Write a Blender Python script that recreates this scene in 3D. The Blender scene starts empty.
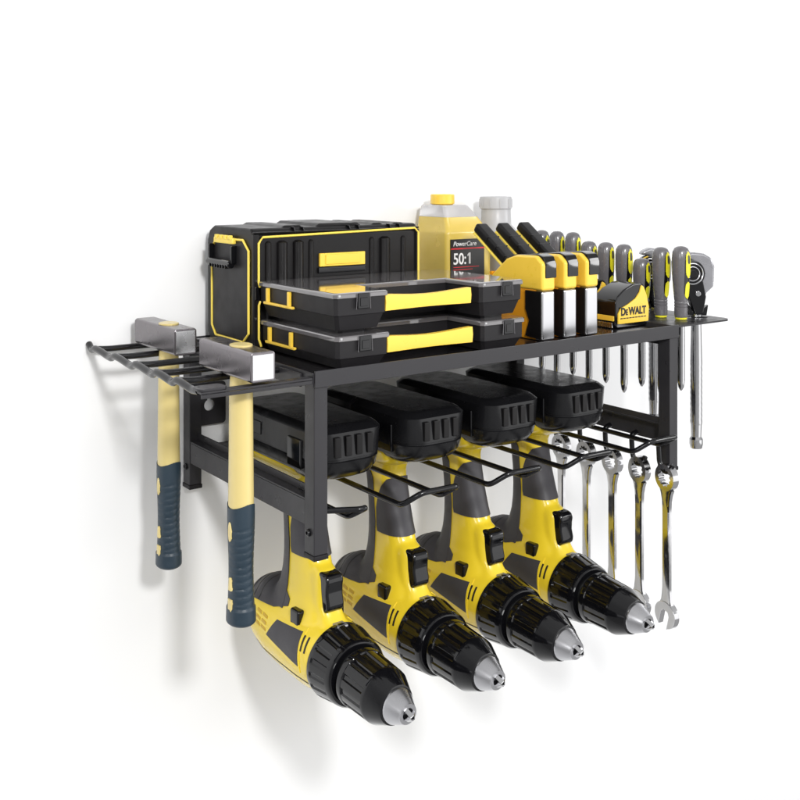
import bpy, bmesh, math, random
from mathutils import Vector, Matrix
random.seed(4)
S = bpy.context.scene
COL = S.collection
V = Vector
R = math.radians

# ---------------------------------------------------------------- camera
cam = bpy.data.cameras.new('camera'); co = bpy.data.objects.new('camera', cam); COL.objects.link(co)
co.location = (-.470, -.7755, .337)
co.rotation_euler = (R(90), 0, -math.atan2(.586, .81))
cam.sensor_width = 36; cam.lens = 1041 / 800 * 36
cam.shift_y = -225 / 800
cam.clip_start = .02; cam.clip_end = 60
S.camera = co
S.view_settings.view_transform = 'Standard'; S.view_settings.look = 'None'
S.view_settings.exposure = 0; S.view_settings.gamma = 1

# ---------------------------------------------------------------- studio light
W = bpy.data.worlds.new('World'); S.world = W; W.use_nodes = True
nt = W.node_tree; nt.nodes.clear()
tc = nt.nodes.new('ShaderNodeTexCoord'); sx = nt.nodes.new('ShaderNodeSeparateXYZ')
mz = nt.nodes.new('ShaderNodeMapRange'); mz.inputs[1].default_value = -1; mz.inputs[2].default_value = 1
rz = nt.nodes.new('ShaderNodeValToRGB'); rx = nt.nodes.new('ShaderNodeValToRGB')
mx = nt.nodes.new('ShaderNodeMapRange'); mx.inputs[1].default_value = -1; mx.inputs[2].default_value = 1
mul = nt.nodes.new('ShaderNodeMixRGB'); mul.blend_type = 'MULTIPLY'; mul.inputs[0].default_value = 1
bg = nt.nodes.new('ShaderNodeBackground'); out = nt.nodes.new('ShaderNodeOutputWorld')
L = nt.links.new
L(tc.outputs['Generated'], sx.inputs[0]); L(sx.outputs['Z'], mz.inputs[0]); L(sx.outputs['X'], mx.inputs[0])
L(mz.outputs[0], rz.inputs[0]); L(mx.outputs[0], rx.inputs[0])
def ramp(n, stops):
    e = n.color_ramp.elements
    while len(e) > 1: e.remove(e[-1])
    e[0].position = stops[0][0]; e[0].color = (stops[0][1],) * 3 + (1,)
    for p, v in stops[1:]:
        q = e.new(p); q.color = (v, v, v, 1)
ramp(rz, [(0, .70), (.40, .74), (.50, .80), (.56, .95), (.80, 1.0), (1, 1.0)])
ramp(rx, [(0, .62), (.10, .70), (.22, .95), (.50, 1.0), (.80, 1.0), (.90, .55), (.96, .60), (1, .9)])
L(rz.outputs[0], mul.inputs[1]); L(rx.outputs[0], mul.inputs[2]); L(mul.outputs[0], bg.inputs[0]); L(bg.outputs[0], out.inputs[0])
bg.inputs[1].default_value = .71

def area(name, loc, target, size, power, col=(1, 1, 1)):
    l = bpy.data.lights.new(name, 'AREA'); l.shape = 'DISK'; l.size = size; l.energy = power; l.color = col
    o = bpy.data.objects.new(name, l); COL.objects.link(o); o.location = loc
    o.rotation_euler = (V(target) - V(loc)).to_track_quat('-Z', 'Y').to_euler()
    return o
area('key_light', (-.30, -1.12, .70), (.30, .2, -.05), .15, 13, (1, .995, .985))
area('softbox_top', (.10, -2.7, 1.55), (.25, .2, .05), 1.5, 14)
area('softbox_left', (-2.3, -1.25, .75), (.2, .1, .1), .9, 14)
area('softbox_right', (2.5, -1.7, .8), (.8, .2, -.2), .9, 24)
fl = area('softbox_front', (1.75, -2.0, -.12), (.25, .1, .08), 1.5, 13)
fl.data.shape = 'RECTANGLE'; fl.data.size = 2.3; fl.data.size_y = 1.5

# ---------------------------------------------------------------- materials
def mat(name, col, rough=.5, metal=0, coat=0, noise=.06, nscale=60, bump=0, bscale=400, spec=.5, trans=0, alpha=1, rvar=.08, ior=1.5, brushed=None):
    m = bpy.data.materials.new(name); m.use_nodes = True; t = m.node_tree; b = t.nodes['Principled BSDF']
    b.inputs['Metallic'].default_value = metal; b.inputs['Specular IOR Level'].default_value = spec
    b.inputs['Coat Weight'].default_value = coat; b.inputs['Coat Roughness'].default_value = .06
    b.inputs['Transmission Weight'].default_value = trans; b.inputs['IOR'].default_value = ior
    b.inputs['Alpha'].default_value = alpha
    c = t.nodes.new('ShaderNodeTexCoord'); n = t.nodes.new('ShaderNodeTexNoise'); n.inputs['Scale'].default_value = nscale; n.inputs['Detail'].default_value = 5
    if brushed:
        mp = t.nodes.new('ShaderNodeMapping'); mp.inputs['Scale'].default_value = brushed
        t.links.new(c.outputs['Object'], mp.inputs[0]); t.links.new(mp.outputs[0], n.inputs[0])
    else: t.links.new(c.outputs['Object'], n.inputs['Vector'])
    r = t.nodes.new('ShaderNodeMapRange'); r.inputs[1].default_value = .3; r.inputs[2].default_value = .7
    r.inputs[3].default_value = max(.02, rough - rvar); r.inputs[4].default_value = min(1, rough + rvar)
    t.links.new(n.outputs['Fac'], r.inputs[0]); t.links.new(r.outputs[0], b.inputs['Roughness'])
    mix = t.nodes.new('ShaderNodeMixRGB'); mix.inputs[1].default_value = tuple(x * (1 - noise) for x in col) + (1,)
    mix.inputs[2].default_value = tuple(min(1, x * (1 + noise)) for x in col) + (1,)
    t.links.new(n.outputs['Fac'], mix.inputs[0]); t.links.new(mix.outputs[0], b.inputs['Base Color'])
    if bump:
        n2 = t.nodes.new('ShaderNodeTexNoise'); n2.inputs['Scale'].default_value = bscale; n2.inputs['Detail'].default_value = 3
        t.links.new(c.outputs['Object'], n2.inputs['Vector'])
        bp = t.nodes.new('ShaderNodeBump'); bp.inputs['Strength'].default_value = bump; bp.inputs['Distance'].default_value = .0006
        t.links.new(n2.outputs['Fac'], bp.inputs['Height']); t.links.new(bp.outputs[0], b.inputs['Normal'])
    return m
K = {}
K['wall'] = mat('white_wall_paint', (.895, .898, .905), .75, noise=.008, nscale=4, bump=.04, bscale=120)
K['rack'] = mat('charcoal_powder_coat', (.026, .025, .028), .34, noise=.08, bump=.12, bscale=1500, spec=.35)
K['shelf'] = mat('semi_gloss_black_coat', (.014, .013, .014), .17, noise=.08, spec=.5, rvar=.04)
K['rod'] = mat('black_coated_wire', (.005, .005, .006), .20, noise=.1, bump=.04, spec=.45)
K['blk'] = mat('black_plastic', (.0070, .0064, .0068), .36, noise=.15, bump=.12, bscale=1600, spec=.22)
K['batt'] = mat('battery_black_plastic', (.007, .007, .008), .22, noise=.1, bump=.06, bscale=1500, spec=.35)
K['blk2'] = mat('dark_grey_plastic', (.015, .014, .0155), .40, noise=.1, bump=.18, bscale=1500, spec=.22)
K['gloss'] = mat('glossy_black_plastic', (.004, .004, .005), .10, noise=.1, coat=.25, rvar=.04, spec=.35)
K['lid'] = mat('smoky_clear_lid', (.125, .118, .122), .07, noise=.08, coat=.8, rvar=.02, spec=.9)
K['rub'] = mat('charcoal_rubber', (.046, .044, .050), .46, noise=.08, bump=.2, bscale=1300, spec=.4)
K['yel'] = mat('drill_yellow', (.80, .595, .030), .24, noise=.015, nscale=25, coat=.35, bump=.05, bscale=1400, rvar=.02)
K['yel2'] = mat('warm_yellow_plastic', (.88, .58, .06), .32, noise=.05, coat=.15, bump=.05)
K['trim'] = mat('yellow_trim', (.90, .68, .10), .4, noise=.05)
K['sil'] = mat('brushed_steel', (.62, .62, .64), .24, 1, noise=.1, nscale=1, brushed=(600, 600, 12), rvar=.08)
K['chr'] = mat('polished_chrome', (.56, .56, .57), .12, 1, noise=.05, nscale=150, rvar=.04)
K['gun'] = mat('gunmetal_steel', (.20, .185, .195), .27, 1, noise=.04, nscale=40, bump=.02, rvar=.03)
K['face'] = mat('polished_hammer_face', (.66, .66, .67), .24, 1, noise=.04)
K['han'] = mat('pale_yellow_fibreglass', (.66, .53, .21), .32, noise=.02, coat=.2, rvar=.03)
K['navy'] = mat('navy_rubber', (.014, .030, .046), .44, noise=.15, bump=.25, bscale=1200)
K['steel'] = mat('turned_steel', (.56, .56, .58), .30, 1, noise=.05, nscale=30, rvar=.04)
K['sd'] = mat('grey_screwdriver_plastic', (.125, .120, .128), .26, noise=.06, coat=.3)
K['lime'] = mat('lime_yellow_rubber', (.78, .72, .02), .35, noise=.06)
K['grey'] = mat('pale_grey_plastic', (.44, .44, .45), .36, noise=.05, bump=.05)
K['shell'] = mat('satin_grey_metal', (.34, .34, .36), .28, .6, noise=.03)
K['jug'] = mat('translucent_yellow_jug', (.86, .64, .13), .22, noise=.10, nscale=30, coat=.3, trans=.25)
K['milk'] = mat('clear_jug_plastic', (.80, .79, .80), .16, noise=.04, trans=.55, coat=.3, ior=1.25)
K['lab'] = mat('black_label', (.008, .008, .008), .35, noise=.1)
K['red'] = mat('red_ink', (.65, .02, .03), .5, noise=.05)
K['wht'] = mat('white_ink', (.85, .85, .85), .5, noise=.03)
K['ink'] = mat('black_ink', (.01, .01, .01), .5, noise=.05)
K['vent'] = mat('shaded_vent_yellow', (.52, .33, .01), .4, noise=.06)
K['org'] = mat('shaded_yellow_plastic', (.80, .33, .015), .38, noise=.08)  # yellow staple gun plastic with the shade below its housing put into the colour

# ---------------------------------------------------------------- mesh builder
class M:
    def __init__(s): s.b = bmesh.new()
    def merge(s, bm2):
        me = bpy.data.meshes.new('t'); bm2.to_mesh(me); bm2.free(); s.b.from_mesh(me); bpy.data.meshes.remove(me)
    def bev(s, bm, w, seg=2, ang=28):
        if w <= 0: return
        es = [e for e in bm.edges if len(e.link_faces) == 2 and e.calc_face_angle(0) > R(ang)]
        if es: bmesh.ops.bevel(bm, geom=es, offset=w, segments=seg, profile=.5, affect='EDGES', clamp_overlap=True)
    def box(s, x0, x1, y0, y1, z0, z1, b=.0006, seg=2, mtx=None):
        bm = bmesh.new(); bmesh.ops.create_cube(bm, size=1)
        for v in bm.verts:
            v.co = V((x0 + (v.co.x + .5) * (x1 - x0), y0 + (v.co.y + .5) * (y1 - y0), z0 + (v.co.z + .5) * (z1 - z0)))
        s.bev(bm, b, seg)
        if mtx: bmesh.ops.transform(bm, matrix=mtx, verts=bm.verts)
        s.merge(bm); return s
    def prism(s, pts, ax, a, b, bev=.0006, holes=(), seg=2, mtx=None):
        # 2D outline pts extruded along ax from a to b. ax 'x': pts (y,z); 'y': (x,z); 'z': (x,y)
        def to3(p, t):
            return V((t, p[0], p[1])) if ax == 'x' else V((p[0], t, p[1])) if ax == 'y' else V((p[0], p[1], t))
        bm = bmesh.new()
        if holes:
            es = []
            for loop in [pts] + list(holes):
                vs = [bm.verts.new(to3(p, a)) for p in loop]
                es += [bm.edges.new((vs[i], vs[(i + 1) % len(vs)])) for i in range(len(vs))]
            bmesh.ops.triangle_fill(bm, use_beauty=True, use_dissolve=False, edges=es)
            g = bmesh.ops.extrude_face_region(bm, geom=bm.faces[:])
            vv = [v for v in g['geom'] if isinstance(v, bmesh.types.BMVert)]
            bmesh.ops.translate(bm, verts=vv, vec=to3((0, 0), b) - to3((0, 0), a))
        else:
            v0 = [bm.verts.new(to3(p, a)) for p in pts]; v1 = [bm.verts.new(to3(p, b)) for p in pts]; n = len(pts)
            bm.faces.new(v0); bm.faces.new(v1[::-1])
            for i in range(n): bm.faces.new((v0[i], v1[i], v1[(i + 1) % n], v0[(i + 1) % n]))
        bmesh.ops.recalc_face_normals(bm, faces=bm.faces)
        s.bev(bm, bev, seg)
        if mtx: bmesh.ops.transform(bm, matrix=mtx, verts=bm.verts)
        s.merge(bm); return s
    def loft(s, rings, cap=True, mtx=None):
        bm = bmesh.new(); vs = [[bm.verts.new(V(p)) for p in r] for r in rings]; n = len(rings[0])
        for a, b in zip(vs, vs[1:]):
            for i in range(n): bm.faces.new((a[i], a[(i + 1) % n], b[(i + 1) % n], b[i]))
        if cap: bm.faces.new(vs[0][::-1]); bm.faces.new(vs[-1])
        bmesh.ops.recalc_face_normals(bm, faces=bm.faces)
        if mtx: bmesh.ops.transform(bm, matrix=mtx, verts=bm.verts)
        s.merge(bm); return s
    def lathe(s, prof, org=(0, 0, 0), axis=(0, 0, 1), n=36, flat=None, cap=True):
        # prof: (t along axis, radius)
        a = V(axis).normalized(); q = V((0, 0, 1)).rotation_difference(a); o = V(org)
        rings = []
        for t, r in prof:
            r = max(r, .00005)
            rings.append([o + q @ V((r * math.cos(2 * math.pi * i / n) * (1 if not flat else flat[0]), r * math.sin(2 * math.pi * i / n) * (1 if not flat else flat[1]), t)) for i in range(n)])
        return s.loft(rings, cap)
    def tube(s, pts, r, n=12, closed=False, round_=0):
        P = [V(p) for p in pts]
        if round_:
            Q = []
            for i, p in enumerate(P):
                if not closed and (i == 0 or i == len(P) - 1): Q.append(p); continue
                a = P[i - 1]; c = P[(i + 1) % len(P)]
                d = min(round_, (a - p).length * .45, (c - p).length * .45)
                A = p + (a - p).normalized() * d; B = p + (c - p).normalized() * d
                for k in range(6):
                    t = k / 5; Q.append(A * (1 - t) ** 2 + p * 2 * t * (1 - t) + B * t * t)
            P = Q
        N = len(P); rings = []; up = None
        for i, p in enumerate(P):
            if closed: t = (P[(i + 1) % N] - P[i - 1]).normalized()
            else: t = (P[min(i + 1, N - 1)] - P[max(i - 1, 0)]).normalized()
            if up is None: up = t.orthogonal().normalized()
            up = (up - t * up.dot(t)).normalized(); sd = t.cross(up)
            rings.append([p + (up * math.cos(2 * math.pi * k / n) + sd * math.sin(2 * math.pi * k / n)) * r for k in range(n)])
        if closed: rings.append(rings[0])
        return s.loft(rings, not closed)
    def xf(s, m): bmesh.ops.transform(s.b, matrix=m, verts=s.b.verts); return s
    def build(s, name, m, parent=None, ang=32, label=None):
        off = V(parent['_o']) if parent and '_o' in parent else None
        me = bpy.data.meshes.new(name)
        if off is not None: bmesh.ops.translate(s.b, verts=s.b.verts, vec=-off)
        bmesh.ops.remove_doubles(s.b, verts=s.b.verts, dist=1e-6)
        bmesh.ops.recalc_face_normals(s.b, faces=s.b.faces)
        s.b.to_mesh(me); s.b.free()
        for p in me.polygons: p.use_smooth = True
        me.set_sharp_from_angle(angle=R(ang)); me.materials.append(m)
        o = bpy.data.objects.new(name, me); COL.objects.link(o)
        if ang < 60:
            wn = o.modifiers.new('weighted_normal', 'WEIGHTED_NORMAL'); wn.keep_sharp = True; wn.weight = 60
        if parent:
            o.parent = parent
            if off is not None: o['_o'] = list(off)
        if label: o['label'] = label
        return o

def thing(name, label, cat, loc, group=None):
    o = bpy.data.objects.new(name, None); COL.objects.link(o); o.location = loc; o['_o'] = list(loc)
    o.empty_display_size = .02
    o['label'] = label; o['category'] = cat
    if group: o['group'] = group
    return o
def copy_tree(o, label=None, loc=None, parent=None):
    c = o.copy(); COL.objects.link(c)
    if parent: c.parent = parent
    if label: c['label'] = label
    if loc is not None: c.location = loc
    for ch in list(o.children): copy_tree(ch, parent=c)
    return c
def text(name, body, size, mtx, m, parent, depth=.0002, bold=0, sx=1):
    cu = bpy.data.curves.new('t', 'FONT'); cu.body = body; cu.size = size; cu.extrude = depth; cu.offset = bold; cu.align_x = 'LEFT'
    ob = bpy.data.objects.new('t', cu); COL.objects.link(ob)
    dg = bpy.context.evaluated_depsgraph_get(); me = bpy.data.meshes.new_from_object(ob.evaluated_get(dg))
    bpy.data.objects.remove(ob); me.transform(Matrix.Diagonal((sx, 1, 1, 1))); me.transform(mtx)
    mm = M(); mm.b.from_mesh(me); return mm.build(name, m, parent)
def circ(cx, cy, r, n=24, ry=None):
    return [(cx + r * math.cos(2 * math.pi * i / n), cy + (ry or r) * math.sin(2 * math.pi * i / n)) for i in range(n)]
def rrect(x0, x1, y0, y1, r, n=5):
    p = []
    for cx, cy, a in ((x1 - r, y1 - r, 0), (x0 + r, y1 - r, 90), (x0 + r, y0 + r, 180), (x1 - r, y0 + r, 270)):
        for k in range(n + 1):
            t = R(a + 90 * k / n); p.append((cx + r * math.cos(t), cy + r * math.sin(t)))
    return p
FACE_FRONT = Matrix(((1, 0, 0, 0), (0, 0, -1, 0), (0, 1, 0, 0), (0, 0, 0, 1)))   # text plane XZ facing -Y

# ---------------------------------------------------------------- wall
WY = .276
m = M(); m.box(-9, 14, WY, WY + .12, -5, 5, 0)
w = m.build('wall', K['wall']); w['kind'] = 'structure'; w['label'] = 'smooth white wall behind the tool rack'

SH = .1600   # shelf top
LT = .1664   # lip top
HT = .1630   # hook rack top
# ---------------------------------------------------------------- rack
rk = thing('storage_rack', 'charcoal metal wall rack carrying the tools, with shelf, legs and wire hangers', 'tool rack', (0, WY, 0))
m = M(); m.box(.0006, .4834, .0022, WY - .003, SH - .0022, SH, .0005); shelf = m.build('shelf_plate', K['shelf'], rk)
m = M(); m.box(0, .484, 0, .0018, .1515, LT, .0006); m.build('front_flange', K['rack'], shelf)
for x in (-.0008, .4832):
    m = M(); m.box(x, x + .0016, .002, WY - .003, .1515, LT - .002, .0005); m.build('side_flange', K['rack'], shelf)
m = M(); m.box(0, .484, WY - .0028, WY - .001, .140, SH + .001, .0004); m.build('rear_flange', K['rack'], shelf)
for x in (.0, .470):
    for y in (.0022, .2585):
        m = M()
        m.box(x + .0004, x + .0144, y, y + .0165, .0045, SH - .0026, .0010)
        lg = m.build('leg', K['rack'], rk)
        m = M(); m.box(x - .0002, x + .0150, y - .0008, y + .0175, .0, .0046, .0009); m.build('foot_cap', K['blk2'], lg)
        sx_ = -1 if x < .1 else 1; xb = x if x < .1 else x + .0148
        m = M(); m.lathe([(0, .0034), (.0012, .0034), (.0020, .0026), (.0021, .0016), (.0010, .0015)], (xb, y + .0085, .0235), (sx_, 0, 0), 20); m.build('bolt', K['rod'], lg)
for x0, sg in ((.001, 1), (.483, -1)):
    m = M()
    a, b = sorted((x0, x0 + sg * .0018)); m.box(a, b, .0190, .2583, .0285, .0500, .0005)
    a, b = sorted((x0, x0 + sg * .011)); m.box(a, b, .0190, .2583, .0502, .0520, .0005)
    a, b = sorted((x0 + sg * .0092, x0 + sg * .011)); m.box(a, b, .0190, .2583, .0522, .0590, .0004)
    m.build('side_rail', K['rack'], rk)
m = M(); m.box(.0150, .4696, .2630, .2660, .0240, .0440, .0006); m.build('rear_rail', K['rack'], rk)
# keyhole mounting plates
for xa in (.0150, .4366):
    xb = xa + .0330; cx = (.0284 if xa < .1 else .4550)
    key = []
    for k in range(25):
        t = R(90 + 24 + (312) * k / 24); key.append((cx + .0062 * math.cos(t), .0855 + .0062 * math.sin(t)))
    key += [(cx + .0024, .1000), (cx + .0018, .1020), (cx - .0018, .1020), (cx - .0024, .1000)]
    m = M(); m.prism(rrect(xa, xb, .0640, .1100, .004), 'y', .2690, .2712, 0, [key]); m.build('keyhole_plate', K['rack'], rk)
# drill hanger wires : U rods with raised front lip
UX = [(-.010, .0362), (.0933, .1413), (.2000, .2480), (.3025, .3505), (.4080, .4560)]
for i, (xa, xb) in enumerate(UX):
    if i == 0: xa = .0165
    m = M(); z = .0325; r = .0027
    y0 = -.001
    if i == 0:
        m.tube([(xb, .263, z), (xb, y0 + .004, z), (xb + .0100, y0 - .010, z + .0100), (xb + .004, y0 - .010, z + .0095), (.0145, y0 + .0075, z + .0085)], r, round_=.006)
        m.tube([(.0175, .263, z), (.0175, .018, z)], r)
    else:
        m.tube([(xa, .263, z), (xa, y0 + .002, z), (xa + .0130, y0 - .0120, z + .0125), (xb + .0085, y0 - .0125, z + .0120), (xb, y0 + .004, z), (xb, .263, z)], r, round_=.0065)
    m.build('drill_hanger', K['rod'], rk)
# tool plate on the right with round and slotted holes
holes = []
SD = [(.5305, .035, .2522), (.5267, .062, .2497), (.5230, .089, .2345), (.5211, .116, .2506), (.5176, .143, .2518), (.5151, .170, .2518), (.5134, .197, .2623), (.5109, .224, .2625), (.5093, .251, .2627)]
for x, y, z in SD: holes.append(circ(x, y, .0052, 16))
for y in (.040, .105, .160, .215): holes.append(rrect(.5560, .5740, y - .013, y + .013, .005))
outl = [(.4852, .004), (.575, .004)] + [(.575 + .011 * math.sin(R(a)), .015 - .011 * math.cos(R(a))) for a in (15, 30, 45, 60, 75, 90)] + [(.586, .262), (.580, .268), (.4852, .268)]
m = M(); m.prism(outl, 'z', .1622, .1644, 0, holes); tp = m.build('tool_plate', K['rack'], rk)
m = M(); m.box(.4850, .4866, .003, .268, .1400, .1620, .0004); m.build('plate_flange', K['rack'], tp)
# wrench hooks inside the right side rail
WY_ = [-.0015, .0385, .0801, .1224, .1653]
for y in WY_:
    m = M(); xh = .4610 
    m.tube([(.4700, y + .012, .036), (xh, y + .012, .034), (xh, y + .0105, .010), (xh, y + .003, .0015), (xh, y - .0055, .0045), (xh, y - .0085, .0125)], .0030, round_=.006)
    m.build('wrench_hook', K['rod'], rk)
# hook rack on the left: tines and a wavy outer edge
YT = [.0600, .1040, .1530, .2070, .2620]
m = M(); m.box(-.1060, -.0010, .0020, .0115, .1585, .1606, .0007); m.box(-.1060, -.001, .0020, .0035, .1550, .1583, .0004)
m.prism(rrect(-.108, -.082, .0015, .0185, .005), 'z', .1607, .1632, .0006); m.build('hook_strip', K['rack'], rk)
m = M(); m.box(-.0032, -.0010, .020, .262, .150, .1620, .0006); m.build('hook_mount', K['rack'], rk)
zt = .1592
for i, y in enumerate(YT):
    m = M(); m.tube([(-.002, y, zt), (-.088, y, zt), (-.1035, y + .002, zt + .0012)], .0031, round_=.01); m.build('tool_hook', K['rod'], rk)
nodes = YT[::-1] + [.0165]
pts = [(-.1035, .274, zt + .0050)]
for y, yn in zip(nodes, nodes[1:]):
    L_ = y - yn
    pts += [(-.1040, y + .002, zt - .0004), (-.1046, y - L_ * .14, zt + .0034), (-.1042, y - L_ * .38, zt + .0026), (-.1030, y - L_ * .80, zt - .0006)]
pts += [(-.1035, .0165, zt + .0004), (-.1035, .012, zt + .001)]
m = M(); m.tube(pts, .0034, round_=.006); m.build('outer_wire', K['rod'], rk)

# ---------------------------------------------------------------- hammers
def hammer(x, y, label):
    t = thing('sledge_hammer', label, 'hammer', (x, y, HT), 'hammers hanging on the left hooks')
    hw = .0118; zb = HT + .0005; zt_ = zb + .0255
    m = M()
    ch = .0035
    prof = [(-hw + .002, zb), (hw - .002, zb), (hw, zb + .002), (hw, zt_ - .002), (hw - .002, zt_), (-hw + .002, zt_), (-hw, zt_ - .002), (-hw, zb + .002)]
    m.prism([(x + a, b) for a, b in prof], 'y', y - .040, y + .060, .0012)
    hd = m.build('head', K['gun'], t)
    m = M(); m.box(x - hw + .0018, x + hw - .0018, y - .0404, y - .0395, zb + .002, zt_ - .002, .0006); m.build('striking_face', K['face'], hd)
    m = M(); m.lathe([(0, .0112), (.0012, .0112), (.0016, .0100)], (x, y, zt_), (0, 0, 1), 32, flat=(.86, 1)); m.build('handle_end', K['han'], t)
    m = M(); zn = .054; ze = -.050; n = 40
    def ring(z, rx, ry, cut=0):
        return [(x + rx * math.cos(2 * math.pi * k / n), y + ry * math.sin(2 * math.pi * k / n), z - (cut * math.sin(2 * (2 * math.pi * k / n) + .5))) for k in range(n)]
    m.loft([ring(zb - .0004, .0088, .0108), ring(zb - .012, .0098, .0118), ring(.10, .0102, .0122), ring(zn - .01, .0108, .0128)]); m.build('handle', K['han'], t)
    m = M(); rs = []
    steps = 90
    for i in range(steps + 1):
        f = i / steps; z = zn - .002 + (ze - zn) * f
        r = .0112 + .0006 * math.sin(f * math.pi * 2.2 + 1) + (.0010 if f > .85 else 0)
        rg = []
        for k in range(n):
            a = 2 * math.pi * k / n
            zz = z - (.0022 * math.sin(2 * a + 1.2)) * (1 - f) * (1 if f < .2 else 0.4)
            groove = 0
            if .16 < f < .82:
                ph = (zz * 1000 - 3.2 * math.sin(a + .9)) / 6.2
                g = abs((ph % 1) - .5) * 2
                groove = -.0007 * max(0, 1 - g * 3.2) * max(0, min(1, (math.sin(a - .2 - math.pi) + .55) * 3))
            rr = r + groove
            if f > .96: rr *= math.sqrt(max(.02, 1 - ((f - .96) / .04) ** 2 * .55))
            rg.append((x + rr * .98 * math.cos(a), y + rr * 1.14 * math.sin(a), zz))
        rs.append(rg)
    m.loft(rs); g = m.build('grip', K['navy'], t, ang=60)
    for k, (zc, hh, ww) in enumerate(((.030, .0085, .0026), (-.0150, .0055, .0026), (-.0330, .0050, .0030))):
        m = M()
        a = R(186)
        px_, py_ = x + .0112 * math.cos(a), y + .0127 * math.sin(a)
        pts = circ(0, 0, ww, 20, hh) if k == 0 else [(-ww, -hh), (ww, -hh), (ww * .4, hh), (-ww * .4, hh)] if k == 1 else [(-ww, -hh), (ww, -hh), (ww, hh), (-ww, hh)]
        m.prism([(py_ + p[0], zc + p[1]) for p in pts], 'x', px_ - .0009, px_ + .0015, .0004); m.build('grip_inlay', K['han'], g)
    return t
hammer(-.0524, .037, 'hammer with navy rubber grip hanging nearest the front, its grey head on the hook strip')
hammer(-.0500, .197, 'hammer with navy rubber grip hanging farther back, close to the wall')

# ---------------------------------------------------------------- toolbox
tb = thing('tool_box', 'large black tool box with yellow outline trim standing on the shelf', 'tool box', (.126, .21, SH))
X0, X1, Y0, Y1, Z0, Z1 = .0215, .2310, .1575, .2640, SH, .2830
m = M()
c = .007
m.prism([(Y0 + c, Z0), (Y1 - c, Z0), (Y1, Z0 + c), (Y1, Z1 - .016), (Y1 - .005, Z1 - .005), (Y1 - .016, Z1), (Y0 + c, Z1), (Y0, Z1 - c), (Y0, .2265), (Y0 + .004, .2225), (Y0 + .004, .2175), (Y0, .2135), (Y0, Z0 + c)], 'x', X0 + .002, X1, .0022, seg=3)
body = m.build('body', K['blk'], tb)
F = Y0 - .0022
for nm, bx in (('lid_edge', (X0 + .001, X1 - .001, .2775, Z1 - .0035)), ('corner_post', (X0 + .001, X0 + .0072, Z0 + .003, .2772)), ('corner_post', (X1 - .0055, X1 - .001, Z0 + .003, .2772))):
    m = M(); m.box(bx[0], bx[1], F, Y0 + .002, bx[2], bx[3], .0010); m.build(nm, K['blk'], body)
for xx, ww in ((.040, .007), (.056, .012), (.075, .012), (.0905, .006), (.167, .006), (.184, .013), (.209, .006)):
    m = M(); m.lathe([(0, ww / 2), (.098, ww / 2), (.100, ww / 4)], (xx, Y0 + .0005, .170), (0, 0, 1), 24); m.build('front_rib', K['blk'], body)
zc0 = .2742
for nm, seg in (('front_trim', [(.0295, .2240), (.0280, .229), (.0280, zc0 - .006), (.0325, zc0), (.2235, zc0 + .0040), (.2285, zc0 - .001), (.2285, .170)]), ('front_trim', [(.0300, .2100), (.0282, .2060), (.0282, .172), (.031, .1645)])):
    m = M(); m.tube([(a, F - .0002, b) for a, b in seg], .00120, 8); m.build(nm, K['trim'], tb)
side = [(.2495, .1765), (.2400, .1668), (.1780, .1664), (.1655, .1765), (.1655, .2600), (.1780, .2705), (.2400, .2696), (.2495, .2585)]
m = M(); m.tube([(X0 + .0006, a, b) for a, b in side], .0013, 8, closed=True); m.build('side_trim', K['trim'], tb)
m = M(); m.prism([(a + (.207 - a) * .03, b + (.220 - b) * .03) for a, b in side], 'x', X0 + .0008, X0 + .004, .0006); m.build('side_panel', K['blk2'], tb)
m = M(); m.box(X0 - .0052, X0 + .001, .2440, .2462, .2455, .2640, .0007); m.box(X0 - .0052, X0 + .001, .1925, .1950, .2455, .2640, .0007)
m.lathe([(0, .0030), (.001, .0040), (.012, .0044), (.052, .0044), (.0530, .0034)], (X0 - .0040, .2475, .2450), (0, -1, 0), 24)
for k in range(7): m.box(X0 - .0088, X0 - .0015, .2000 + k * .006, .2015 + k * .006, .2402, .2440, .0003)
m.build('side_handle', K['gloss'], tb)
m = M(); m.box(X0 - .0040, X0 + .001, .1930, .2370, .2655, .2720, .0014)
for k in range(4): m.box(X0 - .0048, X0 - .001, .197 + k * .010, .203 + k * .010, .2700, .2745, .0008)
m.build('side_latch', K['trim'], tb)
m = M(); m.box(.1000, .1570, F - .0005, Y0 + .001, .2410, .2550, .0008, 2); fl = m.build('front_latch', K['yel2'], tb)
m = M(); m.box(.1065, .1495, F - .0018, F - .0001, .2430, .2535, .0016); m.build('latch_grip', K['yel2'], fl)
m = M(); m.box(.0985, .1575, F - .0002, Y0 + .001, .2340, .2405, .0008); m.build('latch_recess', K['gloss'], tb)
m = M(); m.box(.0235, .0275, F - .0015, F + .002, .211, .2250, .001); m.build('corner_clip', K['gloss'], tb)
for a, b, h_ in ((.058, .088, .0020), (.100, .160, .0030), (.170, .190, .0018), (.198, .219, .0014)):
    m = M(); m.prism([(a, Z1 - .001), (b, Z1 - .001), (b - .006, Z1 + h_), (a + .006, Z1 + h_)], 'y', .166, .252, .0012); m.build('lid_rib', K['blk'], body)
for xx in (.072, .083, .140, .152, .193, .206):
    m = M(); m.prism([(xx, Z1 - .0062), (xx + .0012, Z1 - .0062), (xx - .0012, Z1 + .0004), (xx - .0024, Z1 + .0004)], 'y', Y0 + .0005, Y0 + .007, .0003); m.build('lid_groove', K['gloss'], body)

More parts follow.
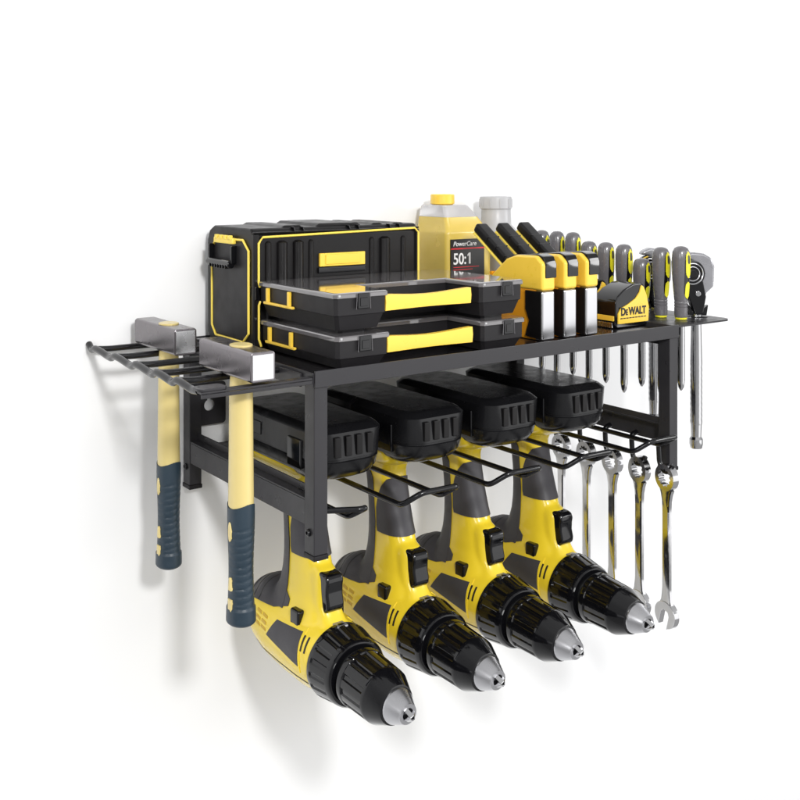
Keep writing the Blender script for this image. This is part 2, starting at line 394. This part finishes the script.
# ---------------------------------------------------------------- organizer cases
def case(z0, zt, dx, foot, label):
    t = thing('organizer_case', label, 'parts case', (.147 + dx, .08, z0), 'stacked parts cases')
    y0 = .0130; y1 = .1545; xl = .0285 + dx; xr = .2570 + dx
    a, b = .0880 + dx, .1990 + dx      # recess for the handle
    rec = .0560
    def out(i):
        return [(xl + i, y1 - i), (xl + i, y0 + .003 + i), (xl + .003 + i, y0 + i), (a - .0030 - i, y0 + i), (a - .0005 - i, y0 + .0030 + i), (a - i, y0 + rec + i), (b + i, y0 + rec + i), (b + i, y0 + .0030 + i), (b + .003 + i, y0 + i), (xr - .003 - i, y0 + i), (xr - i, y0 + .003 + i), (xr - i, y1 - i)]
    def up(zl): return [[(p[0], p[1], z) for p in out(i)] for z, i in zl]
    m = M(); m.loft(up([(z0 + .0002, .0150), (z0 + foot * .75, .0145), (z0 + foot * .75 + .0004, .0066), (zt - .0212, .0024), (zt - .0205, .0012), (zt - .0052, .0010)])); tr = m.build('tray', K['blk2'], t, ang=25)
    m = M(); m.loft(up([(zt - .0051, .0), (zt - .0046, -.0006), (zt - .0016, -.0006), (zt - .0006, .0002), (zt, .0016)])); m.build('lid', K['lid'], t, ang=25)
    m = M(); n = 18; rings = []
    for k in range(n + 1):
        f = k / n; x = a - .0035 + (b - a - .0085) * f; s_ = math.sin(math.pi * f) ** 1.3
        zc = zt - .0118 - .0012 * s_; hh = .0076 - .0016 * s_; yy = y0 + .0006 + .0015 * s_
        rings.append([(x, yy, zc - hh), (x, yy - .0008, zc), (x, yy, zc + hh), (x, yy + .006, zc + hh), (x, yy + .006, zc - hh)])
    m.loft(rings); m.build('front_handle', K['yel2'], t)
    for xx in (.0585 + dx, .2330 + dx):
        m = M(); m.box(xx - .0065, xx + .0065, y0 - .0022, y0 + .0006, zt - .0150, zt - .0008, .0008); m.box(xx - .0042, xx + .0042, y0 - .0028, y0 - .0018, zt - .0130, zt - .0050, .0005)
        lt = m.build('latch', K['gloss'], t)
        m = M(); m.tube([(xx - .0078, y0 - .0016, zt - .0155), (xx - .0070, y0 - .0016, zt - .0008), (xx + .0070, y0 - .0016, zt - .0008), (xx + .0078, y0 - .0016, zt - .0155)], .00038, 6); m.build('latch_edge', K['sd'], lt)
    for xx in (xl + .0045, b + .0045):
        m = M(); m.box(xx - .0012, xx + .0012, y0 - .0012, y0 + .0002, zt - .0034, zt - .0014, .0004); m.build('corner_stud', K['grey'], t)
    m = M(); xw = xl - .0010
    m.box(xw - .0016, xw + .0016, .0850, .1420, zt - .0215, zt - .0190, .0006); m.box(xw - .0016, xw + .0016, .0910, .0950, zt - .0192, zt - .0055, .0006); m.box(xw - .0016, xw + .0016, .1330, .1370, zt - .0192, zt - .0055, .0006)
    m.build('side_clip', K['yel2'], t)
    return t
case(SH + .0004, .1918, .0020, .0010, 'lower black parts case of the stack with yellow handle, resting on the shelf')
case(.1908, .2306, 0, .0065, 'upper black parts case of the stack, its smoky lid uncovered')

# ---------------------------------------------------------------- oil jug and bottle
jg = thing('oil_jug', 'translucent yellow oil jug with black 50:1 label and yellow cap', 'jug', (.336, .228, SH))
def jr(z, x0, x1, y0, y1, r=.006): return [(p[0], p[1], z) for p in rrect(x0, x1, y0, y1, r)]
m = M(); m.loft([jr(SH + .0005, .304, .370, .198, .263), jr(SH + .002, .302, .372, .196, .265), jr(.2660, .302, .373, .196, .265), jr(.2700, .304, .374, .198, .263), jr(.2765, .3055, .366, .201, .262), jr(.2860, .306, .358, .203, .261)]); m.build('liquid', K['jug'], jg, ang=40)
m = M(); m.loft([jr(.2862, .306, .358, .203, .261), jr(.2985, .3075, .3470, .207, .259), jr(.3005, .3095, .3450, .209, .257)]); m.build('shoulder', K['milk'], jg, ang=40)
m = M(); m.lathe([(.3006, .0130), (.3020, .0150), (.3125, .0150), (.3135, .0140)], (.3235, .232, 0), (0, 0, 1), 12); m.build('cap', K['yel2'], jg)
m = M(); m.box(.3065, .3590, .1945, .1958, .2000, .2600, .0003); lb = m.build('label_sticker', K['lab'], jg)
m = M(); m.box(.3067, .3588, .1941, .1947, .2478, .2494, 0); m.build('stripe', K['red'], lb)
T = lambda x, y, z: Matrix.Translation((x, y, z)) @ FACE_FRONT
text('lettering', 'PowerCare', .0078, T(.3100, .1944, .2518) @ Matrix(((1, .25, 0, 0), (0, 1, 0, 0), (0, 0, 1, 0), (0, 0, 0, 1))), K['wht'], lb, bold=.00008, sx=.98)
text('lettering', '50:', .0190, T(.3100, .1944, .2300), K['wht'], lb, bold=.00025, sx=.88)
m = M(); m.prism([(.3342, .2300), (.3368, .2300), (.3368, .2434), (.3346, .2434), (.3322, .2412), (.3322, .2390), (.3342, .2404)], 'y', .1941, .1946, 0); m.build('lettering', K['wht'], lb)
m = M(); m.box(.3105, .3500, .1941, .1947, .2260, .2268, 0); m.box(.3105, .340, .1941, .1947, .2230, .2237, 0); m.build('fine_print', K['red'], lb)

gb = thing('grey_bottle', 'pale grey plastic bottle with wide screw cap standing behind the yellow jug', 'bottle', (.415, .232, SH))
m = M(); m.lathe([(SH + .0005, .034), (SH + .003, .036), (.247, .036), (.2560, .0335), (.2660, .027), (.2735, .0195), (.2935, .0188)], (.4115, .2330, 0), (0, 0, 1), 40); m.build('bottle_body', K['grey'], gb, ang=50)
m = M(); m.lathe([(.2936, .0192), (.2942, .0205), (.3080, .0205), (.3095, .0196), (.3096, .0150), (.3085, .0145)], (.4110, .2330, 0), (0, 0, 1), 40); cp = m.build('cap', K['grey'], gb)
m = M()
for k in range(10):
    a = 2 * math.pi * k / 10 + .2
    m.box(-.0012, .0012, -.0212, -.0198, .2955, .3065, .0004, mtx=Matrix.Translation((.4110, .2330, 0)) @ Matrix.Rotation(a, 4, 'Z') @ Matrix.Rotation(.25 * (-1) ** k * 0, 4, 'Y'))
m.build('cap_grip', K['grey'], cp)

# ---------------------------------------------------------------- staple guns
def staple(x, label):
    y = .029; t = thing('staple_gun', label, 'staple gun', (x, y + .04, SH), 'staple guns standing in a row')
    w = .0097; z = .163
    A = x - w; B = x + w
    m = M()
    m.prism([(y + .012, SH + .0004), (y + .088, SH + .0004), (y + .092, z + .030), (y + .078, z + .052), (y + .012, z + .052)], 'x', A + .0012, B - .0012, .002); m.build('base', K['org'], t)
    m = M(); m.prism([(y + .0006, SH + .0004), (y + .0125, SH + .0004), (y + .0125, z + .0505), (y + .0006, z + .0505)], 'x', A, B, .0028, seg=3); m.build('steel_nose', K['steel'], t)
    m = M(); m.prism([(y + .0018, z - .001), (y + .026, z + .001), (y + .020, z + .018), (y + .026, z + .030), (y + .026, z + .0500), (y + .0018, z + .050)], 'x', A - .0009, A + .003, .0004); m.build('side_plate', K['blk'], t)
    m = M(); m.prism([(y, z + .0508), (y + .080, z + .0508), (y + .086, z + .060), (y + .058, z + .082), (y + .042, z + .0870), (y + .010, z + .0880), (y, z + .080)], 'x', A, B, .0030, seg=3); m.build('housing', K['yel2'], t)
    m = M(); m.prism([(y - .0010, z + .0640), (y + .0060, z + .0640), (y + .0070, z + .0770), (y + .0130, z + .0825), (y + .045, z + .0815), (y + .049, z + .0868), (y + .012, z + .0895), (y + .003, z + .0870), (y - .0010, z + .0790)], 'x', A + .0010 + .003, B + .0008, .0012); m.build('bumper', K['gloss'], t)
    # squeeze lever rising to the back
    d = V((0, .066, .046)).normalized(); p0 = V((x, y + .047, z + .0660)); L_ = .083
    nrm = V((0, -d.z, d.y))
    mt = Matrix((( 1, d.x, nrm.x, p0.x), (0, d.y, nrm.y, p0.y), (0, d.z, nrm.z, p0.z), (0, 0, 0, 1)))
    m = M(); m.box(-.0082, .0082, 0, L_, -.0040, .0072, .0030, 3, mtx=mt)
    for k in range(3): m.box(-.0085, .0085, .022 + k * .017, .0232 + k * .017, -.0005, .0075, .0004, 1, mtx=mt)
    m.build('lever', K['blk'], t)
    m = M(); m.box(-.0088, .0080, .001, L_ - .003, -.0062, -.0034, .0008, mtx=mt); m.build('lever_trim', K['trim'], t)
    m = M(); m.lathe([(0, .0022), (.0190, .0022)], (x - .0095, y + .0835, z + .0640), (1, 0, 0), 16); m.build('pivot_pin', K['org'], t)
    return t
staple(.3078, 'yellow and steel staple gun beside the black parts cases, first in the row')
staple(.3408, 'middle staple gun, between the other two staple guns')
staple(.3738, 'staple gun next to the tape measure, last in the row')

# ---------------------------------------------------------------- tape measures
def tape(x, y, rz, label, letters=True):
    t = thing('tape_measure', label, 'tape measure', (x, y, SH))
    z = SH + .0003; rot = Matrix.Translation((x, y, z)) @ Matrix.Rotation(rz, 4, 'Z')
    out = [(0, .003), (.0030, 0), (.056, 0), (.058, .003), (.0575, .024), (.0535, .038), (.0480, .0485), (.044, .0505), (.030, .0500), (.014, .0440), (.004, .0370), (0, .030)]
    m = M(); m.prism(out, 'y', 0, .034, .0030, seg=3, mtx=rot); m.build('case_body', K['gloss'], t)
    pan = [(.0035, .0050), (.0550, .0050), (.0560, .0220), (.0520, .0360), (.0470, .0460), (.0430, .0480), (.0400, .0400), (.0330, .0330), (.0200, .0270), (.0080, .0230), (.0035, .0170)]
    m = M(); m.prism(pan, 'y', -.0016, .002, .0010, mtx=rot); p = m.build('side_panel', K['yel2'], t)
    m = M(); m.prism([(-.0010, .0008), (-.0010, .0068), (-.0030, .0068), (-.0030, .0008)], 'y', .003, .031, .0006, mtx=rot); m.build('blade_hook', K['sil'], t)
    m = M(); m.box(-.0020, .050, .0340, .0352, .002, .0050, .0004, mtx=rot); m.box(-.0012, .0006, .002, .032, .0085, .0145, .0006, mtx=rot); m.build('bumper', K['yel2'], t)
    if letters:
        tm = rot @ Matrix.Translation((.0072, -.0018, .0150)) @ FACE_FRONT
        text('lettering', 'D', .0122, tm, K['ink'], p, bold=.0005, sx=.86)
        text('lettering', 'E', .0088, rot @ Matrix.Translation((.0152, -.0018, .0152)) @ FACE_FRONT, K['ink'], p, bold=.0004, sx=.86)
        text('lettering', 'WALT', .0122, rot @ Matrix.Translation((.0206, -.0018, .0150)) @ FACE_FRONT, K['ink'], p, bold=.0005, sx=.86)
        m = M()
        for k in range(9): m.box(.0065 + k * .005, .0103 + k * .005, -.0019, -.0012, .0108, .0120, 0, mtx=rot)
        m.build('fine_print', K['ink'], p)
    return t
tape(.4300, .0470, 0, 'black and yellow tape measure at the right front of the shelf, lettering facing forward')
tape(.4240, .1120, R(-14), 'tape measure mostly hidden behind the lettered one', False)

# ---------------------------------------------------------------- screwdrivers
def screwdriver(x, y, zt, L_, label):
    t = thing('screwdriver', label, 'screwdriver', (x, y, .1655), 'grey screwdrivers standing in the tool plate')
    base = .1648; H = zt - base
    prof = [(0, .0070), (.0015, .0078), (.012, .0079), (.0125, .0073), (.0135, .0079), (.0155, .0079), (.016, .0073), (.017, .0079), (.019, .0079), (.0195, .0074), (.022, .0080), (H * .42, .0094), (H * .62, .0106), (H * .82, .0108), (H * .92, .0100), (H * .97, .0080), (H * .993, .0050), (H, .0015)]
    m = M(); m.lathe([(base + .0025 + a * (H - .0025) / H, b) for a, b in prof], (x, y, 0), (0, 0, 1), 30); hd = m.build('handle', K['sd'], t, ang=50)
    m = M(); m.lathe([(base, .0064), (base + .0004, .0070), (base + .0028, .0070)], (x, y, 0), (0, 0, 1), 24); m.build('collar', K['lime'], t)
    # inlays on the side turned towards the front right
    dirn = R(-88); u = V((math.cos(dirn), math.sin(dirn), 0)); v = V((-u.y, u.x, 0))
    def inlay(z0, z1, w, lift, mm, nm, off=0):
        m = M(); n = 9; rows = []
        def rad(z):
            a = (z - base) ; 
            for (t0, r0), (t1, r1) in zip(prof, prof[1:]):
                if t0 <= a <= t1 and t1 > t0: return r0 + (r1 - r0) * (a - t0) / (t1 - t0)
            return .006
        cols = []
        for k in range(n):
            f = k / (n - 1); z = z0 + (z1 - z0) * f; hw = w * math.sqrt(max(0.02, 1 - (2 * f - 1) ** 4)); r = rad(z)
            row = []
            for s_ in (-1, -.6, -.2, .2, .6, 1):
                th = s_ * hw / r
                rr = r + lift
                row.append(V((x, y, z)) + (u * math.cos(th) + v * math.sin(th)) * rr)
            back = [p + (V((x, y, p.z)) - p).normalized() * .0016 for p in row[::-1]]
            cols.append(row + back)
        m.loft(cols); return m.build(nm, mm, hd, ang=50)
    inlay(base + H * .28, base + H * .96, .0054, .0002, K['gloss'], 'grip_strip')
    inlay(base + H * .57, base + H * .93, .0040, .0007, K['lime'], 'inlay')
    inlay(base + H * .29, base + H * .52, .0036, .0007, K['lime'], 'inlay')
    inlay(base + H * .76, base + H * .885, .0016, .0011, K['rub'], 'hang_hole')
    m = M(); m.lathe([(base + .001, .0046), (base - L_ + .012, .0046), (base - L_ + .004, .0034), (base - L_, .0012)], (x, y, 0), (0, 0, 1), 20); m.build('shaft', K['chr'], t)
    return t
places = ['nearest the front edge of the tool plate, beside the ratchet', 'second in the row from the front, behind the front one', 'third in the row, shorter than those behind', 'fourth in the row, directly behind the short three', 'fifth in the row, in its middle', 'sixth in the row, last of the middle height ones', 'seventh in the row, first of the tallest at the rear', 'eighth in the row, last but one before the wall', 'at the wall end of the row, farthest back']
for (x, y, zt), pl, L_ in zip(SD, places, (.085, .095, .088, .1, .092, .1, .09, .1, .095)):
    screwdriver(x, y, zt, L_, 'grey screwdriver with yellow inlays ' + pl)

# ---------------------------------------------------------------- ratchets
def ratchet(x, y, label, dz=0, zb=.006):
    t = thing('ratchet_wrench', label, 'ratchet', (x, y, .1645), 'ratchets standing in the tool plate')
    rot = Matrix.Translation((x, y, 0)) @ Matrix.Rotation(R(-32), 4, 'Z')
    b = .1650 + dz
    # grey outer shell: hooked lozenge
    m = M()
    sh = [(.002, b + .018), (.008, b + .019), (.0125, b + .030), (.0215, b + .038), (.0225, b + .062), (.0185, b + .0725), (.0090, b + .0780), (-.0060, b + .0795), (-.0150, b + .0760), (-.0180, b + .0710), (-.0080, b + .0700), (.0010, b + .0655), (.0050, b + .056), (.0055, b + .042), (-.001, b + .030)]
    m.prism(sh, 'y', -.003, .0125, .0035, seg=3, mtx=rot); m.build('outer_shell', K['shell'], t)
    m = M()
    hd = [(-.004, b + .004), (.006, b + .004), (.010, b + .026), (.0060, b + .046), (-.016, b + .046), (-.012, b + .026)]
    m.prism(hd, 'y', -.0085, .004, .002, mtx=rot)
    m.prism(circ(-.0075, b + .054, .0165, 36), 'y', -.0085, .006, .0025, mtx=rot); hb = m.build('head', K['gloss'], t)
    for r_, rr, mm, nm in ((.0125, .0010, 'chr', 'ring'), (.0085, .0008, 'sil', 'ring')):
        m = M(); m.tube([rot @ V((-.0075 + r_ * math.cos(a * math.pi / 15), -.0090, b + .054 + r_ * math.sin(a * math.pi / 15))) for a in range(30)], rr, 8, closed=True); m.build(nm, K[mm], hb)
    m = M(); m.prism(circ(-.0075, b + .054, .0058, 6), 'y', -.0110, -.008, .0008, mtx=rot); m.build('square_drive', K['rod'], hb)
    m = M(); m.prism(circ(-.001, b + .030, .0034, 18), 'y', -.0105, -.008, .0008, mtx=rot); m.build('direction_switch', K['chr'], hb)
    m = M(); m.tube([rot @ V((-.0080 + .0155 * math.cos(a), -.0086, b + .054 + .0155 * math.sin(a))) for a in [R(100 + 8 * k) for k in range(16)]], .0009, 6); m.build('brass_edge', K['yel2'], hb)
    m = M(); m.prism([(-.010, b + .003), (.012, b + .003), (.014, b + .016), (.006, b + .010), (.0, b + .018), (-.006, b + .010), (-.012, b + .018)], 'y', -.004, .004, .0010, mtx=rot); m.build('neck', K['gloss'], t)
    m = M(); m.lathe([(zb, .004), (zb + .001, .0070), (zb + .006, .0082), (zb + .012, .0082), (zb + .015, .0062), (zb + .03, .0068)] + [(zb + .03 + k * .0035, .0070 + .0004 * (k % 2)) for k in range(22)] + [(b - .020, .0066), (b + .005, .0060)], (x, y, 0), (0, 0, 1), 24); m.build('handle', K['chr'], t)
    return t
ratchet(.5650, .040, 'chrome ratchet with round dark head at the right front corner of the tool plate', -.0015, .004)
ratchet(.5650, .105, 'second ratchet standing farther back, half hidden behind the screwdrivers', .0000, .020)

# ---------------------------------------------------------------- combination wrenches
def wrench():
    x, y = .4610, WY_[0]
    t = thing('combination_wrench', '', 'wrench', (x, y, 0), 'chrome wrenches hanging from the hooks')
    th = .0042; zc = -.0035 
    rot = Matrix.Translation((x, y, zc)) @ Matrix.Rotation(R(-8), 4, 'Z')
    # ring end
    n = 48; outer = circ(0, 0, .0150, n)
    inner = [((.0092 + .0007 * (1 if k % 4 < 2 else -1)) * math.cos(2 * math.pi * k / n), (.0092 + .0007 * (1 if k % 4 < 2 else -1)) * math.sin(2 * math.pi * k / n)) for k in range(n)]
    m = M(); m.prism(outer, 'x', -th, th, 0, [inner], mtx=rot); m.build('ring_end', K['chr'], t)
    m = M()
    rs = []
    for z, hw, tt in ((-.0135, .0100, .0036), (-.019, .0078, .0034), (-.027, .0062, .0030), (-.04, .0058, .0028), (-.125, .0058, .0028), (-.138, .0072, .0030), (-.1440, .0100, .0034)):
        rs.append([rot @ V((tt * a, hw * b, z)) for a, b in ((-1, -.7), (-.6, -1), (.6, -1), (1, -.7), (1, .7), (.6, 1), (-.6, 1), (-1, .7))])
    m.loft(rs); m.build('shaft', K['chr'], t)
    m = M()
    o = []
    c0 = (0, -.1545)
    for k in range(0, 25):
        a = R(-90 + 15 + 28 + (360 - 56) * k / 24); o.append((.0152 * math.cos(a) * 1.08, c0[1] + .0152 * math.sin(a)))
    # jaw opening tilted
    tilt = R(15); ca, sa = math.cos(tilt), math.sin(tilt)
    jaw = [(-.0062, -.0150), (-.0062, .0012), (-.0035, .0052), (.0035, .0052), (.0062, .0012), (.0062, -.0150)]
    o += [(p[0] * ca - p[1] * sa, c0[1] + p[0] * sa + p[1] * ca) for p in jaw]
    m.prism(o, 'x', -.0036, .0036, .0007, mtx=rot); m.build('open_end', K['chr'], t)
    return t
w0 = wrench()
wl = ['nearest the right front leg of the rack', 'second back from the right front leg', 'in the middle of the five', 'second from the wall, jaw end behind a drill chuck', 'closest to the wall, partly behind the last drill']
w0['label'] = 'chrome combination wrench hanging ' + wl[0]
for i in range(1, 5):
    copy_tree(w0, 'chrome combination wrench hanging ' + wl[i], (.4610, WY_[i], 0))

# ---------------------------------------------------------------- drills
def drill():
    X = 0
    t = thing('cordless_drill', '', 'drill', (0, .12, .036), 'yellow cordless drills hanging in the wire hangers')
    # --- organic shell by voxel union
    m = M()
    def ell(y, zc, rx, rz, p=2.0, n=40):
        o = []
        for k in range(n):
            a = 2 * math.pi * k / n; c, s_ = math.cos(a), math.sin(a)
            o.append((rx * abs(c) ** (2 / p) * (1 if c > 0 else -1), y, zc + rz * abs(s_) ** (2 / p) * (1 if s_ > 0 else -1)))
        return o
    m.loft([ell(.066, -.1285, .0335, .0335), ell(.075, -.128, .0348, .0350), ell(.095, -.1275, .0352, .0362, 2.2), ell(.130, -.1265, .0350, .0372, 2.2), ell(.165, -.124, .0340, .0375, 2.2), ell(.190, -.1205, .0320, .0350, 2.1), ell(.206, -.117, .0265, .0285), ell(.2145, -.114, .0185, .0195), ell(.2175, -.113, .0080, .0080)])
    m.loft([ell(.150, -.104, .012, .012), ell(.156, -.102, .0205, .0170), ell(.170, -.100, .0245, .0195), ell(.186, -.100, .0245, .0192), ell(.200, -.102, .0200, .0160), ell(.207, -.104, .0110, .0100)])
    def hz(z, ya, yb, hw, p=2.6, n=40):
        o = []; yc = (ya + yb) / 2; ry = (yb - ya) / 2
        for k in range(n):
            a = 2 * math.pi * k / n; c, s_ = math.cos(a), math.sin(a)
            o.append((hw * abs(c) ** (2 / p) * (1 if c > 0 else -1), yc + ry * abs(s_) ** (2 / p) * (1 if s_ > 0 else -1), z))
        return o
    m.loft([hz(-.118, .068, .190, .030), hz(-.100, .074, .182, .0265), hz(-.088, .0800, .172, .0215), hz(-.075, .0865, .164, .0185), hz(-.060, .0900, .1590, .0172), hz(-.045, .0935, .1570, .0166), hz(-.030, .1000, .1560, .0164), hz(-.010, .1070, .1560, .0166), hz(.010, .1120, .1580, .0168), hz(.026, .1130, .1610, .0172), hz(.036, .1080, .1660, .0190), hz(.043, .098, .172, .0225)])
    m.loft([hz(-.112, .062, .10, .021), hz(-.098, .0660, .10, .0160), hz(-.0885, .0740, .10, .0130), hz(-.0800, .0795, .105, .0138), hz(-.066, .0815, .110, .0136), hz(-.054, .0815, .115, .0132), hz(-.0475, .0850, .120, .0118), hz(-.0440, .0930, .12, .0090)])   # nose hump under the trigger
    src = m.build('src', K['yel'])
    md = src.modifiers.new('r', 'REMESH'); md.mode = 'VOXEL'; md.voxel_size = .0019
    ms = src.modifiers.new('s', 'SMOOTH'); ms.factor = .5; ms.iterations = 9
    dg = bpy.context.evaluated_depsgraph_get(); me = bpy.data.meshes.new_from_object(src.evaluated_get(dg)); bpy.data.objects.remove(src)
    base = bmesh.new(); base.from_mesh(me)
    def patch(poly, off, name, mm, parent, xside=0, solid=.0012, extra=None, label=None):
        b = base.copy()
        for i in range(len(poly)):
            p, q = V(poly[i]), V(poly[(i + 1) % len(poly)]); d = q - p; nrm = V((0, d.y, -d.x))   # ccw polygon in (y,z): outside normal
            bmesh.ops.bisect_plane(b, geom=b.verts[:] + b.edges[:] + b.faces[:], plane_co=(0, p.x, p.y), plane_no=nrm, clear_outer=True)
        if xside: bmesh.ops.bisect_plane(b, geom=b.verts[:] + b.edges[:] + b.faces[:], plane_co=(xside * .008, 0, 0), plane_no=(-xside, 0, 0), clear_outer=True)
        b.normal_update()
        for v in b.verts: v.co = v.co + v.normal * off
        bmesh.ops.solidify(b, geom=b.faces[:], thickness=solid)
        mo = M(); mo.b.free(); mo.b = b
        return mo.build(name, mm, parent, ang=40, label=label)
    mo = M(); mo.b.free(); mo.b = base.copy(); shell = mo.build('housing', K['yel'], t, ang=60)
    # rubber over-mould: rear cap, rear strip, grip band
    patch([(.126, -.0905), (.150, -.0985), (.2300, -.1040), (.2300, -.060), (.160, -.060), (.126, -.084)], .0011, 'rear_cap', K['rub'], t)
    patch([(.1345, -.095), (.180, -.095), (.180, .018), (.170, .028), (.1460, .028), (.1370, .016), (.1335, -.030)], .0013, 'rear_strip', K['rub'], t)
    patch([(.090, -.0385), (.1285, -.0385), (.1302, -.033), (.1305, -.014), (.1280, -.003), (.1235, .0095), (.118, .0175), (.110, .0210), (.09, .0210)], .0012, 'grip', K['rub'], t)
    for s_ in (-1, 1):
        patch([(.0830, -.1370), (.1545, -.1268), (.1510, -.1215), (.1390, -.1030), (.0870, -.0990)], .0008, 'side_rim', K['yel'], t, xside=s_)
        patch([(.1450, -.126), (.0890, -.1335), (.0890, -.1045), (.1270, -.1000)][::1] if False else [(.0854, -.1310), (.1480, -.1232), (.1340, -.1050), (.0900, -.1025)], .0013, 'side_badge', K['rub'], t, xside=s_)
    for k in range(3):
        yy = .178 + k * .0115
        patch([(yy, -.100), (yy + .0011, -.100), (yy + .0011, -.070), (yy, -.070)], .00145, 'cap_groove', K['ink'], t, solid=.0006)
    patch([(.069, -.1450), (.214, -.1450), (.214, -.1438), (.069, -.1438)], .0003, 'seam', K['ink'], t, solid=.0008)
    # bottom seam
    patch([(.068, -.1652), (.200, -.1652), (.200, -.1640), (.068, -.1640)], .0005, 'seam', K['ink'], t) if False else None
    for s_ in (-1, 1):
        for k in range(2):
            patch([(.0770 + k * .0062, -.1170), (.0790 + k * .0062, -.1170), (.0800 + k * .0062, -.1040), (.0780 + k * .0062, -.1040)], .0005, 'gear_slot', K['ink'], t, xside=s_, solid=.0008)
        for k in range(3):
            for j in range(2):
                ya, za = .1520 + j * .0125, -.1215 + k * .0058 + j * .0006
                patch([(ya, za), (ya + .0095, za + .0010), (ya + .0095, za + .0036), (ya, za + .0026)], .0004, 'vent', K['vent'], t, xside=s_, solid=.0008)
    m = M(); m.box(-.0270, .0270, .1000, .1160, -.1025, -.0870, .0025, 3); m.build('direction_switch', K['gloss'], t)
    # trigger
    m = M(); m.prism([(.0760, -.0840), (.0730, -.0815), (.0728, -.0760), (.0750, -.0680), (.0746, -.0600), (.0735, -.0550), (.0755, -.0495), (.0815, -.0480), (.0960, -.0480), (.0960, -.0870), (.0800, -.0870)], 'x', -.0098, .0098, .0036, seg=4); m.build('trigger', K['gloss'], t)
    m = M(); m.box(-.006, .006, .0600, .0720, -.0965, -.0925, .0015, 2, mtx=Matrix.Rotation(0, 4, 'X')); m.build('work_light', K['shell'], t)
    # chuck assembly along a slightly dropping axis
    ax = V((0, -1, -.05)).normalized(); o = V((0, .0690, -.1280))
    def knurl(prof, n, ridges, depth, zlo, zhi):
        m = M(); q = V((0, 0, 1)).rotation_difference(ax); rings = []
        for tt, r in prof:
            rg = []
            for k in range(n):
                a = 2 * math.pi * k / n; rr = r
                if zlo <= tt <= zhi:
                    ph = (a * ridges / (2 * math.pi)) % 1
                    if ph < .34: rr -= depth
                rg.append(o + q @ V((rr * math.cos(a), rr * math.sin(a), tt)))
            rings.append(rg)
        m.loft(rings); return m
    m = knurl([(-.002, .0335), (0, .0356), (.004, .0360), (.006, .0357), (.0065, .0357), (.026, .0325), (.0265, .0325), (.031, .0318), (.0335, .0300), (.034, .0280)], 144, 18, .0012, .006, .0262)
    m.build('torque_collar', K['gloss'], t, ang=35)
    m = knurl([(.034, .0240), (.039, .0240)], 48, 1, 0, 1, 1); m.build('collar_gap', K['ink'], t)
    m = knurl([(.0385, .0262), (.0392, .0275), (.0440, .0275), (.0450, .0268), (.0455, .0268), (.0745, .0256), (.0752, .0256), (.0790, .0252), (.0955, .0178), (.0965, .0160)], 144, 12, .0014, .0452, .0748)
    chk = m.build('chuck', K['gloss'], t, ang=35)
    m = knurl([(.0960, .0140), (.0962, .0158), (.0985, .0158), (.1110, .0098), (.1130, .0090), (.1130, .0056), (.1080, .0050)], 48, 1, 0, 1, 1); m.build('chuck_nose', K['steel'], t, ang=35)
    for k in range(3):
        a = 2 * math.pi * k / 3 + .5; q = V((0, 0, 1)).rotation_difference(ax)
        m = M(); m.prism([(-.0020, .104), (.0044, .104), (.0044, .1140), (.0004, .1205), (-.0004, .1205)], 'x', -.0020, .0020, .0006)
        fr = Matrix.Translation(o) @ q.to_matrix().to_4x4() @ Matrix.Rotation(a, 4, 'Z') @ Matrix.Translation((0, .0016, 0)); m.xf(fr); m.build('jaw', K['chr'], t)
    # battery foot and pack
    m = M()
    def br(z, x, ya, yb, r): return [(p[0], p[1], z) for p in rrect(-x, x, ya, yb, r, 6)]
    m.loft([br(.0350, .0205, .104, .172, .012), br(.0390, .0280, .092, .184, .014), br(.0440, .0345, .084, .196, .014), br(.0520, .0372, .080, .204, .014), br(.0560, .0372, .080, .204, .014)]); ft = m.build('battery_foot', K['yel'], t, ang=45)
    m = M(); m.loft([br(.0465, .0220, .072, .206, .018), br(.0485, .0290, .060, .211, .022), br(.0530, .0355, .049, .216, .026), br(.0600, .0390, .0435, .219, .028), br(.0690, .0400, .041, .220, .028), br(.0695, .0390, .043, .219, .026), br(.0712, .0390, .043, .219, .026), br(.0717, .0400, .042, .220, .026), br(.0960, .0395, .044, .220, .018), br(.1000, .0360, .050, .214, .016), br(.1020, .0320, .056, .208, .014)]); bt = m.build('battery', K['batt'], t, ang=30)
    for s_ in (-1, 1):
        m = M(); m.box(min(.0385 * s_, .0418 * s_), max(.0385 * s_, .0418 * s_), .070, .096, .0600, .0880, .0015, 2); m.build('release_button', K['gloss'], bt)
        m = M(); m.box(min(.0385 * s_, .0410 * s_), max(.0385 * s_, .0410 * s_), .150, .196, .0770, .0900, .001, 2); m.build('side_latch', K['gloss'], bt)
    for k, xx in enumerate((-.018, -.006, .006, .018)):
        m = M(); m.box(xx - .0035, xx + .0035, .0405, .0440, .0740, .0930, .001, 2); m.build('battery_rib', K['blk'], bt)
    base.free()
    return t
d0 = drill()
DX = [.0680, .1720, .2755, .3800]
dl = ['yellow cordless drill hanging nearest the rack\'s left front leg, largest in view', 'yellow cordless drill hanging second from the left front leg', 'yellow cordless drill hanging third from the left front leg', 'yellow cordless drill hanging at the right end, beside the wrenches']
d0['label'] = dl[0]; d0.location = (DX[0], .12, .036)
for i in range(1, 4): copy_tree(d0, dl[i], (DX[i], .12, .036))

for o in bpy.data.objects:
    if '_o' in o: del o['_o']
